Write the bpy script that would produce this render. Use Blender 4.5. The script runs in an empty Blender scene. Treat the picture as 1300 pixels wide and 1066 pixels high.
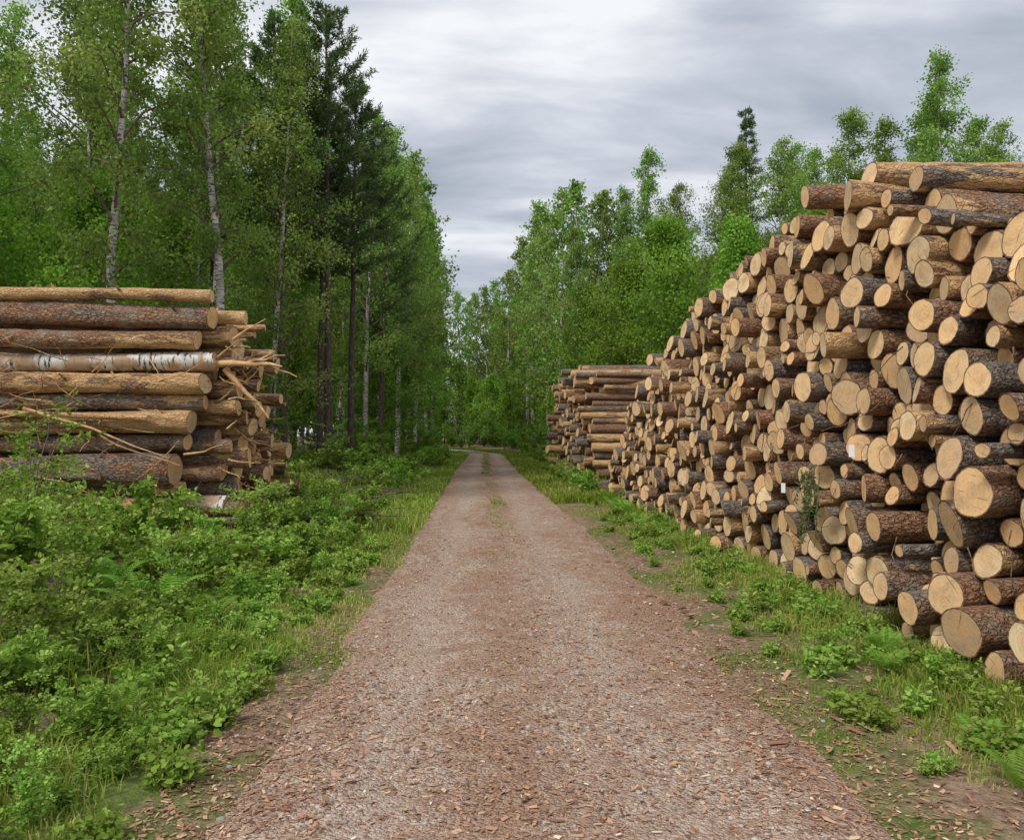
import bpy, math, random
import numpy as np
from mathutils import Vector
rng=np.random.default_rng(7); random.seed(7)
scene=bpy.context.scene
COL=scene.collection

# ------------------------------------------------------------ mesh buffer
class MB:
    def __init__(s): s.V=[];s.n=0;s.C=[]
    def add(s,V,F,mat=0,at=(0,0,0),uv=None,smooth=False):
        V=np.asarray(V,dtype=np.float32).reshape(-1,3); F=np.asarray(F,dtype=np.int32)
        m,k=F.shape
        A=np.empty((m,3),np.float32); A[:]=np.asarray(at,dtype=np.float32)
        if uv is None: U=np.zeros((m*k,2),np.float32)
        else: U=np.asarray(uv,np.float32).reshape(-1,2)
        M=np.empty(m,np.int32); M[:]=mat
        s.V.append(V); s.C.append((F+s.n,M,A,U,smooth)); s.n+=len(V)
    def mesh(s,name,mats):
        me=bpy.data.meshes.new(name)
        V=np.concatenate(s.V); me.vertices.add(len(V)); me.vertices.foreach_set('co',V.ravel())
        L=np.concatenate([c[0].ravel() for c in s.C])
        tot=np.concatenate([np.full(len(c[0]),c[0].shape[1],np.int32) for c in s.C])
        st=np.concatenate([[0],np.cumsum(tot)[:-1]]).astype(np.int32)
        me.loops.add(len(L)); me.loops.foreach_set('vertex_index',L)
        me.polygons.add(len(tot)); me.polygons.foreach_set('loop_start',st)
        me.update(calc_edges=True)
        me.polygons.foreach_set('material_index',np.concatenate([c[1] for c in s.C]))
        me.polygons.foreach_set('use_smooth',np.concatenate([np.full(len(c[0]),c[4]) for c in s.C]))
        a=me.attributes.new('vr','FLOAT_VECTOR','FACE'); a.data.foreach_set('vector',np.concatenate([c[2] for c in s.C]).ravel())
        uv=me.uv_layers.new(name='UVMap'); uv.data.foreach_set('uv',np.concatenate([c[3] for c in s.C]).ravel())
        for m in mats: me.materials.append(m)
        me.update()
        return me
def obj(name,me,loc=(0,0,0),rot=(0,0,0),sc=(1,1,1)):
    o=bpy.data.objects.new(name,me); o.location=loc; o.rotation_euler=rot; o.scale=sc; COL.objects.link(o); return o

def sstep(x,a,b):
    t=np.clip((x-a)/(b-a),0,1); return t*t*(3-2*t)
def wob(x,y,s=1.0,seed=0):
    r=np.random.default_rng(seed); o=0
    for i in range(6):
        a=r.uniform(0,6.28); f=s*(0.6+0.5*i); o=o+np.sin((x*math.cos(a)+y*math.sin(a))*f+r.uniform(0,6.28))/(1+0.5*i)
    return o/3.0
def cx(y): return 0.30*(1-sstep(y,10.,45.))-0.022*np.clip(np.asarray(y,float)-70,0,26)**2
def far(y): return 0.8*sstep(y,70.,120.)
def ground_z(x,y):
    x=np.asarray(x,float); y=np.asarray(y,float)
    sd=np.sign(x-cx(y))
    d=np.abs(x-cx(y))+0.22*wob(sd*3,y,1.3,41)*(1-sstep(y,20,50))
    z=-0.09+0.12*sstep(d,0.95,1.80)
    z=z+0.42*sstep(-x,2.3,4.6)*(1-sstep(y,68,78))+0.05*wob(x,y,1.3,3)*sstep(d,1.8,3.0)+0.10*wob(x,y,0.4,4)*sstep(d,2.4,6.)
    z=z+far(y)
    return z
def road_z(x,y):
    d=np.abs(x-cx(y))
    z=0.035-0.028*np.exp(-((d-0.78)/0.25)**2)-0.10*sstep(d,1.0,2.2)+0.012*wob(x,y,2.2,9)+0.008*wob(x,y,6,10)
    return z+far(y)

# ------------------------------------------------------------ materials
def newmat(name):
    m=bpy.data.materials.new(name); m.use_nodes=True; nt=m.node_tree
    for n in list(nt.nodes): nt.nodes.remove(n)
    return m,nt
class N:
    def __init__(s,nt): s.nt=nt
    def n(s,t,**k):
        nd=s.nt.nodes.new(t)
        for a,b in k.items(): setattr(nd,a,b)
        return nd
    def l(s,a,b): s.nt.links.new(a,b)
    def setin(s,sock,v):
        if isinstance(v,bpy.types.NodeSocket): s.l(v,sock)
        elif isinstance(v,(tuple,list)) and len(v)==3 and sock.type=='RGBA': sock.default_value=(*v,1)
        else: sock.default_value=v
    def noise(s,vec,scale,detail=4,rough=0.55,out='Fac',dist=0):
        nd=s.n('ShaderNodeTexNoise'); s.l(vec,nd.inputs['Vector']); nd.inputs['Scale'].default_value=scale
        nd.inputs['Detail'].default_value=detail; nd.inputs['Roughness'].default_value=rough; nd.inputs['Distortion'].default_value=dist
        return nd.outputs[out]
    def vor(s,vec,scale,feature='F1',out='Distance'):
        nd=s.n('ShaderNodeTexVoronoi',feature=feature); s.l(vec,nd.inputs['Vector']); nd.inputs['Scale'].default_value=scale
        return nd.outputs[out]
    def map(s,vec,scale=(1,1,1),loc=(0,0,0)):
        nd=s.n('ShaderNodeMapping'); s.l(vec,nd.inputs['Vector']); nd.inputs['Scale'].default_value=scale; s.setin(nd.inputs['Location'],loc); return nd.outputs[0]
    def ramp(s,f,stops):
        nd=s.n('ShaderNodeValToRGB'); s.l(f,nd.inputs[0]); e=nd.color_ramp.elements
        while len(e)<len(stops): e.new(0.5)
        for i,(p,c) in enumerate(stops):
            e[i].position=p; e[i].color=(*c,1) if isinstance(c,(tuple,list)) else (c,c,c,1)
        return nd.outputs[0]
    def mix(s,f,a,b,mode='MIX'):
        nd=s.n('ShaderNodeMix',data_type='RGBA',blend_type=mode); s.setin(nd.inputs[0],f); s.setin(nd.inputs[6],a); s.setin(nd.inputs[7],b); return nd.outputs[2]
    def math(s,op,a,b=0.0,c=None,clamp=False):
        nd=s.n('ShaderNodeMath',operation=op,use_clamp=clamp); s.setin(nd.inputs[0],a); s.setin(nd.inputs[1],b)
        if c is not None: s.setin(nd.inputs[2],c)
        return nd.outputs[0]
    def mr(s,v,a,b,c=0.,d=1.):
        nd=s.n('ShaderNodeMapRange'); s.setin(nd.inputs[0],v); nd.inputs[1].default_value=a; nd.inputs[2].default_value=b; nd.inputs[3].default_value=c; nd.inputs[4].default_value=d; return nd.outputs[0]
    def attr(s,name='vr'):
        nd=s.n('ShaderNodeAttribute',attribute_name=name); sp=s.n('ShaderNodeSeparateXYZ'); s.l(nd.outputs['Vector'],sp.inputs[0]); return nd.outputs['Vector'],sp.outputs
    def tc(s,o='Object'): return s.n('ShaderNodeTexCoord').outputs[o]
    def finish(s,col,rough=0.85,bump=None,bs=0.5,bd=0.02,spec=0.3):
        p=s.n('ShaderNodeBsdfPrincipled'); s.setin(p.inputs['Base Color'],col); s.setin(p.inputs['Roughness'],rough); p.inputs['Specular IOR Level'].default_value=spec
        if bump is not None:
            b=s.n('ShaderNodeBump'); b.inputs['Strength'].default_value=bs; b.inputs['Distance'].default_value=bd; s.l(bump,b.inputs['Height']); s.l(b.outputs[0],p.inputs['Normal'])
        o=s.n('ShaderNodeOutputMaterial'); s.l(p.outputs[0],o.inputs[0])

def leafmat(name,dark,mid,light,tr=0.35,hue=(0.475,0.505)):
    m,nt=newmat(name); k=N(nt); _,a=k.attr()
    c=k.ramp(a[0],[(0,dark),(0.5,mid),(1,light)])
    oi=k.n('ShaderNodeObjectInfo')
    hs=k.n('ShaderNodeHueSaturation'); k.l(c,hs.inputs['Color']); k.l(k.mr(oi.outputs['Random'],0,1,*hue),hs.inputs['Hue'])
    k.l(k.mr(oi.outputs['Random'],0,1,0.78,1.22),hs.inputs['Value'])
    tc2=k.mix(1.0,hs.outputs[0],(1.35,1.4,0.8),'MULTIPLY')
    d=k.n('ShaderNodeBsdfDiffuse'); k.l(hs.outputs[0],d.inputs[0])
    t=k.n('ShaderNodeBsdfTranslucent'); k.l(tc2,t.inputs[0]); mx=k.n('ShaderNodeMixShader'); mx.inputs[0].default_value=tr
    o=k.n('ShaderNodeOutputMaterial'); k.l(d.outputs[0],mx.inputs[1]); k.l(t.outputs[0],mx.inputs[2]); k.l(mx.outputs[0],o.inputs[0]); return m
M_leaf=leafmat('birch_leaves',(0.085,0.17,0.04),(0.20,0.335,0.08),(0.37,0.50,0.15),.38)
M_leaf2=leafmat('broadleaf_leaves',(0.09,0.20,0.03),(0.19,0.37,0.055),(0.32,0.52,0.10),.38)
M_need=leafmat('pine_needles',(0.055,0.10,0.04),(0.11,0.18,0.07),(0.20,0.28,0.11),0.1)
M_bush=leafmat('shrub_leaves',(0.11,0.21,0.03),(0.22,0.38,0.065),(0.40,0.56,0.15),0.3,(.472,.503))
M_grass=leafmat('grass_blades',(0.10,0.17,0.025),(0.21,0.33,0.04),(0.48,0.48,0.18),0.3)
M_fern=leafmat('fern_fronds',(0.08,0.20,0.03),(0.17,0.35,0.055),(0.26,0.46,0.09),0.3)

def m_birchbark():
    m,nt=newmat('birch_bark'); k=N(nt); o=k.tc()
    a=k.noise(k.map(o,(3,3,14)),1.6,4,0.6); b=k.noise(o,1.2,3)
    c=k.mix(k.ramp(a,[(0.50,0),(0.58,1)]),(0.68,0.65,0.60),(0.06,0.05,0.045))
    c=k.mix(k.ramp(b,[(0.42,0),(0.62,0.75)]),c,(0.23,0.18,0.14)); k.finish(c,0.7); return m
def m_pinebark():
    m,nt=newmat('pine_bark'); k=N(nt); o=k.tc()
    a=k.noise(k.map(o,(6,6,1.6)),3,5,0.65); c=k.ramp(a,[(0.35,(0.05,0.038,0.033)),(0.55,(0.15,0.11,0.09)),(0.75,(0.28,0.20,0.16))])
    k.finish(c,0.9,a,1,0.05); return m
def m_twig():
    m,nt=newmat('twig_bark'); k=N(nt); o=k.tc(); a=k.noise(o,9,2); k.finish(k.ramp(a,[(0.3,(0.09,0.065,0.05)),(0.7,(0.25,0.19,0.15))]),0.9); return m
M_bb=m_birchbark(); M_pb=m_pinebark(); M_tw=m_twig()

def m_logbark():
    m,nt=newmat('log_bark'); k=N(nt); o=k.tc(); av,a=k.attr()
    off=k.n('ShaderNodeVectorMath',operation='MULTIPLY_ADD'); k.l(av,off.inputs[0]); off.inputs[1].default_value=(13,17,11); k.l(o,off.inputs[2]); p=off.outputs[0]
    ps=k.map(p,(0.45,1,1))
    w=k.noise(p,20,2,out='Color'); pw=k.n('ShaderNodeVectorMath',operation='MULTIPLY_ADD'); k.l(w,pw.inputs[0]); pw.inputs[1].default_value=(.05,.05,.05); k.l(ps,pw.inputs[2])
    pl=k.vor(pw.outputs[0],26,'DISTANCE_TO_EDGE')
    n1=k.noise(ps,34,5,0.7); n2=k.noise(k.map(p,(0.35,1,1)),5,5,0.7); n3=k.noise(k.map(p,(0.22,1,1)),3.2,6,0.72); n4=k.noise(p,3,3,0.6)
    grey=k.ramp(n1,[(0.3,(0.08,0.062,0.052)),(0.5,(0.24,0.19,0.16)),(0.7,(0.46,0.39,0.34))])
    red=k.ramp(n1,[(0.3,(0.13,0.065,0.037)),(0.5,(0.38,0.205,0.12)),(0.7,(0.63,0.40,0.24))])
    sel=k.math('ADD',k.math('MULTIPLY',k.math('SUBTRACT',n2,0.5),2.2),a[0])
    c=k.mix(k.ramp(sel,[(0.30,0),(0.65,1)]),grey,red)
    crack=k.ramp(pl,[(0.0,0.3),(0.12,1)])
    c=k.mix(0.75,c,crack,'MULTIPLY')
    c=k.mix(k.ramp(n4,[(0.52,0),(0.66,0.35)]),c,(0.38,0.37,0.31))
    wood=k.ramp(k.noise(k.map(p,(0.12,1,1)),22,4,0.6),[(0.3,(0.46,0.25,0.11)),(0.5,(0.72,0.45,0.22)),(0.8,(0.84,0.63,0.38))])
    wood=k.mix(k.ramp(n1,[(0.52,0),(0.68,0.65)]),wood,(0.33,0.18,0.10))
    ms=k.math('ADD',n3,k.math('MULTIPLY',k.math('SUBTRACT',a[1],0.6),0.40))
    c=k.mix(k.ramp(ms,[(0.56,0),(0.59,1)]),c,wood)
    h=k.math('ADD',k.math('MULTIPLY',k.ramp(pl,[(0,0),(0.2,1)]),0.6),n1)
    h=k.math('ADD',h,k.math('MULTIPLY',k.ramp(ms,[(0.56,1),(0.59,0)]),0.8))
    k.finish(c,0.9,h,1.0,0.025,0.15); return m
def m_logend():
    m,nt=newmat('log_cut_end'); k=N(nt); uv=k.tc('UV'); av,a=k.attr()
    off=k.n('ShaderNodeVectorMath',operation='MULTIPLY_ADD'); k.l(av,off.inputs[0]); off.inputs[1].default_value=(13,17,11); k.l(uv,off.inputs[2]); p=off.outputs[0]
    w=k.noise(p,9,3,out='Color'); ad=k.n('ShaderNodeVectorMath',operation='MULTIPLY_ADD'); k.l(w,ad.inputs[0]); ad.inputs[1].default_value=(.03,.03,0); k.l(uv,ad.inputs[2])
    ln=k.n('ShaderNodeVectorMath',operation='LENGTH'); k.l(ad.outputs[0],ln.inputs[0]); r=ln.outputs['Value']
    ring=k.math('SINE',k.math('MULTIPLY',r,520.0)); ring2=k.math('SINE',k.math('MULTIPLY',r,190.0))
    base=k.mix(a[0],(0.96,0.66,0.34),(0.93,0.54,0.22))
    base=k.mix(k.ramp(a[1],[(0.4,0),(1,0.9)]),base,(0.98,0.79,0.50))
    base=k.mix(k.ramp(a[2],[(0.55,0),(0.8,.35),(1,0.85)]),base,(0.50,0.32,0.19))
    fr=k.math('FRACT',k.math('MULTIPLY',a[2],7.31)); base=k.mix(k.ramp(fr,[(0.78,0),(1,.6)]),base,(0.52,0.42,0.32))
    base=k.mix(k.ramp(k.math('MULTIPLY',r,5.0),[(0.22,0.45),(0.42,0)]),base,(0.80,0.42,0.16))
    base=k.mix(k.mr(ring,-1,1,0,0.28),base,(0.56,0.32,0.14))
    base=k.mix(k.mr(ring2,-1,1,0,0.22),base,(0.60,0.34,0.15))
    n=k.noise(p,7,5,0.75); base=k.mix(k.ramp(n,[(0.46,0),(0.72,0.8)]),base,(0.38,0.25,0.16))
    saw=k.noise(k.map(p,(1.0,14,1)),14,3,0.7); base=k.mix(k.ramp(saw,[(0.4,0),(0.8,0.45)]),base,(1.0,0.82,0.55))
    cr=k.noise(k.map(p,(18,1.2,1)),3,2); base=k.mix(k.ramp(cr,[(0.67,0),(0.70,0.8)]),base,(0.14,0.07,0.03))
    k.finish(base,0.85,saw,0.6,0.012,0.1); return m
def m_logrim():
    m,nt=newmat('log_bark_rim'); k=N(nt); o=k.tc(); n=k.noise(o,30,3); k.finish(k.ramp(n,[(0.35,(0.07,0.04,0.028)),(0.65,(0.30,0.17,0.10))]),0.9,n,0.5,0.01); return m
def m_birchlog():
    m,nt=newmat('birch_log_bark'); k=N(nt); o=k.tc(); a=k.noise(k.map(o,(9,2.2,2.2)),2.2,4,0.65); b=k.noise(o,2.2,4)
    c=k.mix(k.ramp(a,[(0.52,0),(0.58,1)]),(0.74,0.71,0.66),(0.09,0.07,0.06)); c=k.mix(k.ramp(b,[(0.52,0),(0.59,0.9)]),c,(0.46,0.29,0.18)); k.finish(c,0.75,a,0.5,0.02); return m
M_lb=m_logbark(); M_le=m_logend(); M_lr=m_logrim(); M_bl=m_birchlog()
LOGM=[M_lb,M_le,M_lr,M_bl]

def m_ground():
    m,nt=newmat('forest_floor'); k=N(nt); o=k.tc()
    a=k.noise(o,0.9,5,0.65); b=k.noise(o,14,5,0.7)
    soil=k.ramp(b,[(0.3,(0.13,0.08,0.055)),(0.5,(0.30,0.20,0.14)),(0.7,(0.48,0.34,0.24))])
    gr=k.ramp(b,[(0.3,(0.08,0.11,0.03)),(0.6,(0.17,0.21,0.06)),(0.8,(0.30,0.30,0.11))])
    c=k.mix(k.ramp(a,[(0.44,0),(0.57,1)]),soil,gr); k.finish(c,0.95,b,1,0.05,0.1); return m
def m_road():
    m,nt=newmat('gravel'); k=N(nt); o=k.tc(); sp=k.n('ShaderNodeSeparateXYZ'); k.l(o,sp.inputs[0])
    pc=k.vor(o,48,'F1','Color'); pd=k.vor(o,48); pc2=k.vor(o,110,'F1','Color'); pd2=k.vor(o,110)
    s1=k.n('ShaderNodeSeparateColor'); k.l(pc,s1.inputs[0]); s2=k.n('ShaderNodeSeparateColor'); k.l(pc2,s2.inputs[0])
    stops=[(0,(0.26,0.17,0.12)),(0.25,(0.45,0.32,0.24)),(0.5,(0.60,0.445,0.345)),(0.75,(0.70,0.55,0.44)),(1,(0.86,0.76,0.65))]
    g1=k.ramp(s1.outputs[0],stops); g2=k.ramp(s2.outputs[0],stops)
    n=k.noise(o,6,4,0.6)
    g=k.mix(k.ramp(s1.outputs[1],[(0.45,0),(0.5,1)]),g2,g1)
    big=k.noise(k.map(o,(1,.45,1)),0.9,6,0.68); mid=k.noise(o,3.5,5,0.7); fine=k.noise(o,45,4,0.75)
    d=k.math('ABSOLUTE',k.math('SUBTRACT',k.math('ADD',sp.outputs[0],k.math('MULTIPLY',k.math('SUBTRACT',big,.5),.8)),0.15))
    e=k.mr(d,0.9,1.7,0.0,0.06)
    ec=k.mr(d,0.45,0.1,0.0,0.05)
    ls=k.math('ADD',k.math('ADD',k.math('ADD',k.math('MULTIPLY',big,0.42),k.math('MULTIPLY',mid,0.48)),k.math('ADD',k.math('MULTIPLY',fine,0.25),e)),ec)
    lit=k.ramp(fine,[(0.3,(0.20,0.105,0.065)),(0.5,(0.43,0.25,0.165)),(0.7,(0.64,0.44,0.31))])
    c=k.mix(k.ramp(ls,[(0.52,0),(0.66,0.85)]),g,lit)
    c=k.mix(k.ramp(n,[(0.35,0.35),(0.6,0)]),c,(0.30,0.19,0.135))
    rut=k.ramp(k.mr(k.math('ABSOLUTE',k.math('SUBTRACT',d,0.72)),0,0.35,1,0),[(0.2,0),(1,0.42)])
    rut=k.math('MULTIPLY',rut,k.ramp(mid,[(0.38,0.2),(0.6,1)]))
    c=k.mix(rut,c,k.mix(fine,(0.50,0.40,0.33),(0.88,0.76,0.66)))
    h=k.math('ADD',k.math('MULTIPLY',pd,-1.2),k.math('ADD',k.math('MULTIPLY',pd2,-0.5),k.math('MULTIPLY',fine,0.8)))
    k.finish(c,0.9,h,1,0.02,0.1); return m
def m_simple(name,stops,scale,rough=0.9,bd=0.01):
    m,nt=newmat(name); k=N(nt); o=k.tc(); n=k.noise(o,scale,4,0.65); k.finish(k.ramp(n,stops),rough,n,0.5,bd,0.2); return m
M_gr=m_ground(); M_rd=m_road()
M_cr=m_simple('pale_asphalt',[(0.3,(0.42,0.40,0.39)),(0.7,(0.57,0.55,0.54))],3)
def m_chip():
    m,nt=newmat('bark_chips'); k=N(nt); _,a=k.attr(); k.finish(k.ramp(a[0],[(0,(0.14,0.07,0.045)),(0.35,(0.32,0.17,0.105)),(0.7,(0.52,0.32,0.20)),(0.9,(0.68,0.49,0.32)),(1,(0.78,0.66,0.5))]),0.9,spec=.1); return m
M_ch=m_chip()
M_stone=m_simple('grey_stone',[(0.3,(0.26,0.25,0.24)),(0.7,(0.5,0.48,0.45))],12)
M_tag=m_simple('paper_tag',[(0.3,(0.7,0.7,0.7)),(0.7,(0.82,0.82,0.82))],40)

# ------------------------------------------------------------ helpers geometry
def tube(mb,P,R,sides,mat,at=(0,0,0)):
    P=np.asarray(P,float); n=len(P); R=np.broadcast_to(np.asarray(R,float),(n,))
    T=np.gradient(P,axis=0); T/=np.linalg.norm(T,axis=1)[:,None]+1e-9
    ref=np.array([0.31,0.2,1.]) if abs(T[:,2]).mean()<0.8 else np.array([1.,0.1,0])
    U=np.cross(T,ref); U/=np.linalg.norm(U,axis=1)[:,None]+1e-9; W=np.cross(T,U)
    th=np.arange(sides)*2*math.pi/sides
    V=P[:,None,:]+R[:,None,None]*(np.cos(th)[None,:,None]*U[:,None,:]+np.sin(th)[None,:,None]*W[:,None,:])
    i=np.arange(n-1)[:,None]*sides; j=np.arange(sides)[None,:]; j2=(j+1)%sides
    F=np.stack([i+j,i+j2,i+sides+j2,i+sides+j],-1).reshape(-1,4)
    mb.add(V.reshape(-1,3),F,mat,at,smooth=True)
def unit(a): return a/(np.linalg.norm(a,axis=-1,keepdims=True)+1e-9)
def leaves(mb,C,size,mat,tint,aspect=0.36,r=rng,down=-0.3,fancy=False,A=None):
    C=np.asarray(C); n=len(C)
    if A is None:
        A=r.normal(size=(n,3)); A[:,2]+=down
    A=unit(A); B=unit(np.cross(A,r.normal(size=(n,3)))); Nn=np.cross(A,B)
    s=(np.asarray(size)*r.uniform(0.6,1.3,n))[:,None]
    at=np.zeros((n,3)); at[:,0]=np.clip(tint+r.normal(0,0.16,n),0,1); at[:,1]=r.random(n)
    if not fancy:
        V=np.stack([C,C+0.45*s*A+aspect*s*B,C+s*A,C+0.45*s*A-aspect*s*B],1)
        F=np.arange(4*n).reshape(n,4); mb.add(V,F,mat,at)
    else:
        f=0.12
        V=np.stack([C,C+0.25*s*A+aspect*s*B+f*s*Nn,C+0.65*s*A+aspect*0.8*s*B+f*s*Nn,C+s*A,C+0.65*s*A-aspect*0.8*s*B+f*s*Nn,C+0.25*s*A-aspect*s*B+f*s*Nn],1)
        b=np.arange(n)[:,None]*6
        F=np.concatenate([b+np.array([[0,1,2,3]]),b+np.array([[0,3,4,5]])]); mb.add(V,F,mat,np.concatenate([at,at]))

def birch(name,H,cr,base,seed,nlimb=60,ntw=9,nlf=30,ls=0.10,mats=None,droop=0.5,trunk_r=0.0085,lspread=0.13,elev=(25,60),lean=0.02):
    r=np.random.default_rng(seed); mb=MB()
    n=14; t=np.linspace(0,1,n); wx=np.cumsum(r.normal(0,0.012*H/n*3,n)); wy=np.cumsum(r.normal(0,0.012*H/n*3,n))
    az0=r.uniform(0,6.28)
    TP=np.stack([wx-wx[0]+lean*H*t*math.cos(az0),wy-wy[0]+lean*H*t*math.sin(az0),t*H],1); TP[0,2]=-0.3
    tr=H*trunk_r; TR=tr*(1-0.93*t**0.9)+0.006
    tube(mb,TP,TR,8,0)
    C=[];TT=[]
    for i in range(nlimb):
        q=(i+r.random())/nlimb; q=q**0.85
        h=base+(0.985-base)*q
        P0=np.array([np.interp(h,t,TP[:,k]) for k in range(3)])
        az=i*2.4+r.normal(0,0.5)
        prof=(1-q)**0.6*(0.65+0.35*min(1,q/0.25))+0.07
        L=cr*prof*r.uniform(0.45,1.3)
        el=math.radians(r.uniform(*elev)+15*q)
        m=6; s=np.linspace(0,1,m)
        d=np.array([math.cos(az)*math.cos(el),math.sin(az)*math.cos(el),math.sin(el)])
        P=P0+d*L*s[:,None]; P[:,2]-=droop*L*0.45*s**2.2; P+=r.normal(0,0.03*L,(m,3))*s[:,None]
        R0=np.interp(h,t,TR)*0.42
        tube(mb,P,R0*(1-0.85*s)+0.004,4,1)
        nt_=max(3,int(ntw*(0.4+0.6*L/cr)))
        ct=r.normal(0.5,0.2)
        for j in range(nt_):
            u=r.uniform(0.2,1.0)**0.7 if j else 1.0
            Q0=np.array([np.interp(u,s,P[:,k]) for k in range(3)])
            dd=unit(d*0.6+r.normal(0,0.7,3)); l=L*r.uniform(0.16,0.36)+0.15
            ss=np.linspace(0,1,4); Q=Q0+dd*l*ss[:,None]; Q[:,2]-=droop*l*0.9*ss**2
            tube(mb,Q,np.array([0.008,0.006,0.005,0.003]),3,1)
            k_=int(nlf*r.uniform(0.6,1.4)); f=r.random(k_)**0.7
            c=np.stack([np.interp(f,ss,Q[:,k]) for k in range(3)],1)+r.normal(0,lspread,(k_,3))
            C.append(c); TT.append(np.full(k_,ct+r.normal(0,0.1)))
    leaves(mb,np.concatenate(C),ls,2,np.concatenate(TT),0.38,r)
    return mb.mesh(name,mats)
def pine(name,H,cr,base,seed,nlimb=60,conical=False,lod=1.0):
    r=np.random.default_rng(seed); mb=MB()
    n=12; t=np.linspace(0,1,n); TP=np.stack([np.cumsum(r.normal(0,0.02,n)),np.cumsum(r.normal(0,0.02,n)),t*H],1); TP[0,2]=-0.3
    TR=H*0.0095*(1-0.93*t)+0.01; tube(mb,TP,TR,9,0)
    for i in range(14 if not conical else 0):
        h=r.uniform(0.12,base); az=r.uniform(0,6.28); P0=np.array([0,0,h*H]); l=r.uniform(0.4,1.3)
        tube(mb,[P0,P0+np.array([math.cos(az)*l,math.sin(az)*l,-0.1])],[0.015,0.005],3,0)
    C=[];AA=[];TT=[]
    for i in range(nlimb):
        q=(i+r.random())/nlimb; h=base+(0.99-base)*q
        P0=np.array([np.interp(h,t,TP[:,k]) for k in range(3)]); az=i*2.4+r.normal(0,0.4)
        prof=(1-q)+0.04 if conical else (1-q)**0.6*(0.55+0.45*min(1,q/0.3))+0.05
        L=cr*prof*r.uniform(0.7,1.15); el=math.radians(r.uniform(-12,8)+25*q) if conical else math.radians(r.uniform(5,30)+25*q)
        m=5; s=np.linspace(0,1,m); d=np.array([math.cos(az)*math.cos(el),math.sin(az)*math.cos(el),math.sin(el)])
        P=P0+d*L*s[:,None]; P[:,2]+= (-0.12*L*np.sin(s*3.0) if conical else 0.12*L*s**2)
        tube(mb,P,np.interp(h,t,TR)*0.35*(1-0.8*s)+0.004,4,0)
        ntw=max(5,int(16*L/cr+3)); side=np.cross(d,[0,0,1])
        for j in range(ntw):
            u=r.uniform(0.2,1)if j else 1.0; Q0=np.array([np.interp(u,s,P[:,k]) for k in range(3)])
            dd=unit(d*0.7+side*r.normal(0,0.8)+np.array([0,0,r.normal(0.0 if conical else 0.15,0.3)])); l=L*0.3*(1.15-u*0.6)*r.uniform(0.6,1.2)+0.15
            k_=int(34*r.uniform(0.7,1.3)*lod); f=r.random(k_)
            c=Q0+dd*l*f[:,None]+r.normal(0,0.05,(k_,3))
            a=dd*0.8+r.normal(0,0.7,(k_,3))+np.array([0,0,-0.25 if conical else 0.15])
            C.append(c);AA.append(a);TT.append(np.full(k_,0.5+r.normal(0,0.15)))
    leaves(mb,np.concatenate(C),0.19 if not conical else 0.15,1,np.concatenate(TT),0.11/lod,r,A=np.concatenate(AA))
    return mb.mesh(name,[M_pb,M_need])

BM=[M_bb,M_tw,M_leaf]; BR=[M_tw,M_tw,M_leaf2]
def bset(tag,f,ls):
    return [birch('birch_a'+tag,18,3.3,0.18,11,66,int(10*f**.4),int(42*f**.6),ls,BM,lspread=.15),
         birch('birch_b'+tag,18,2.9,0.26,12,62,int(10*f**.4),int(40*f**.6),ls,BM,droop=0.9,lspread=.15),
         birch('birch_c'+tag,18,3.6,0.12,13,70,int(10*f**.4),int(40*f**.6),ls,BM,droop=0.4,lspread=.16),
         birch('birch_d'+tag,18,2.5,0.34,14,54,int(10*f**.4),int(38*f**.6),ls*.97,BM,droop=0.7,lean=0.05,lspread=.14)]
def wset(tag,f,ls):
    return [birch('broad_a'+tag,10,3.3,0.06,21,78,int(11*f**.4),int(38*f**.6),ls,BR,droop=0.2,trunk_r=0.011,lspread=0.2),
       birch('broad_b'+tag,10,2.8,0.08,22,74,int(11*f**.4),int(38*f**.6),ls,BR,droop=0.3,trunk_r=0.01,lspread=0.2,elev=(35,70))]
birches=bset('',1,.11); broad=wset('',1,.125); birches_f=bset('_f',.34,.2); broad_f=wset('_f',.4,.2)
pines=[pine('pine_a',18,2.9,0.42,31,72),pine('pine_b',18,2.5,0.48,32,66)]; pines_f=[pine('pine_f',18,2.9,0.36,33,60,lod=.45)]
spruces=[pine('spruce_a',16,2.9,0.06,41,120,True)]

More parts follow.
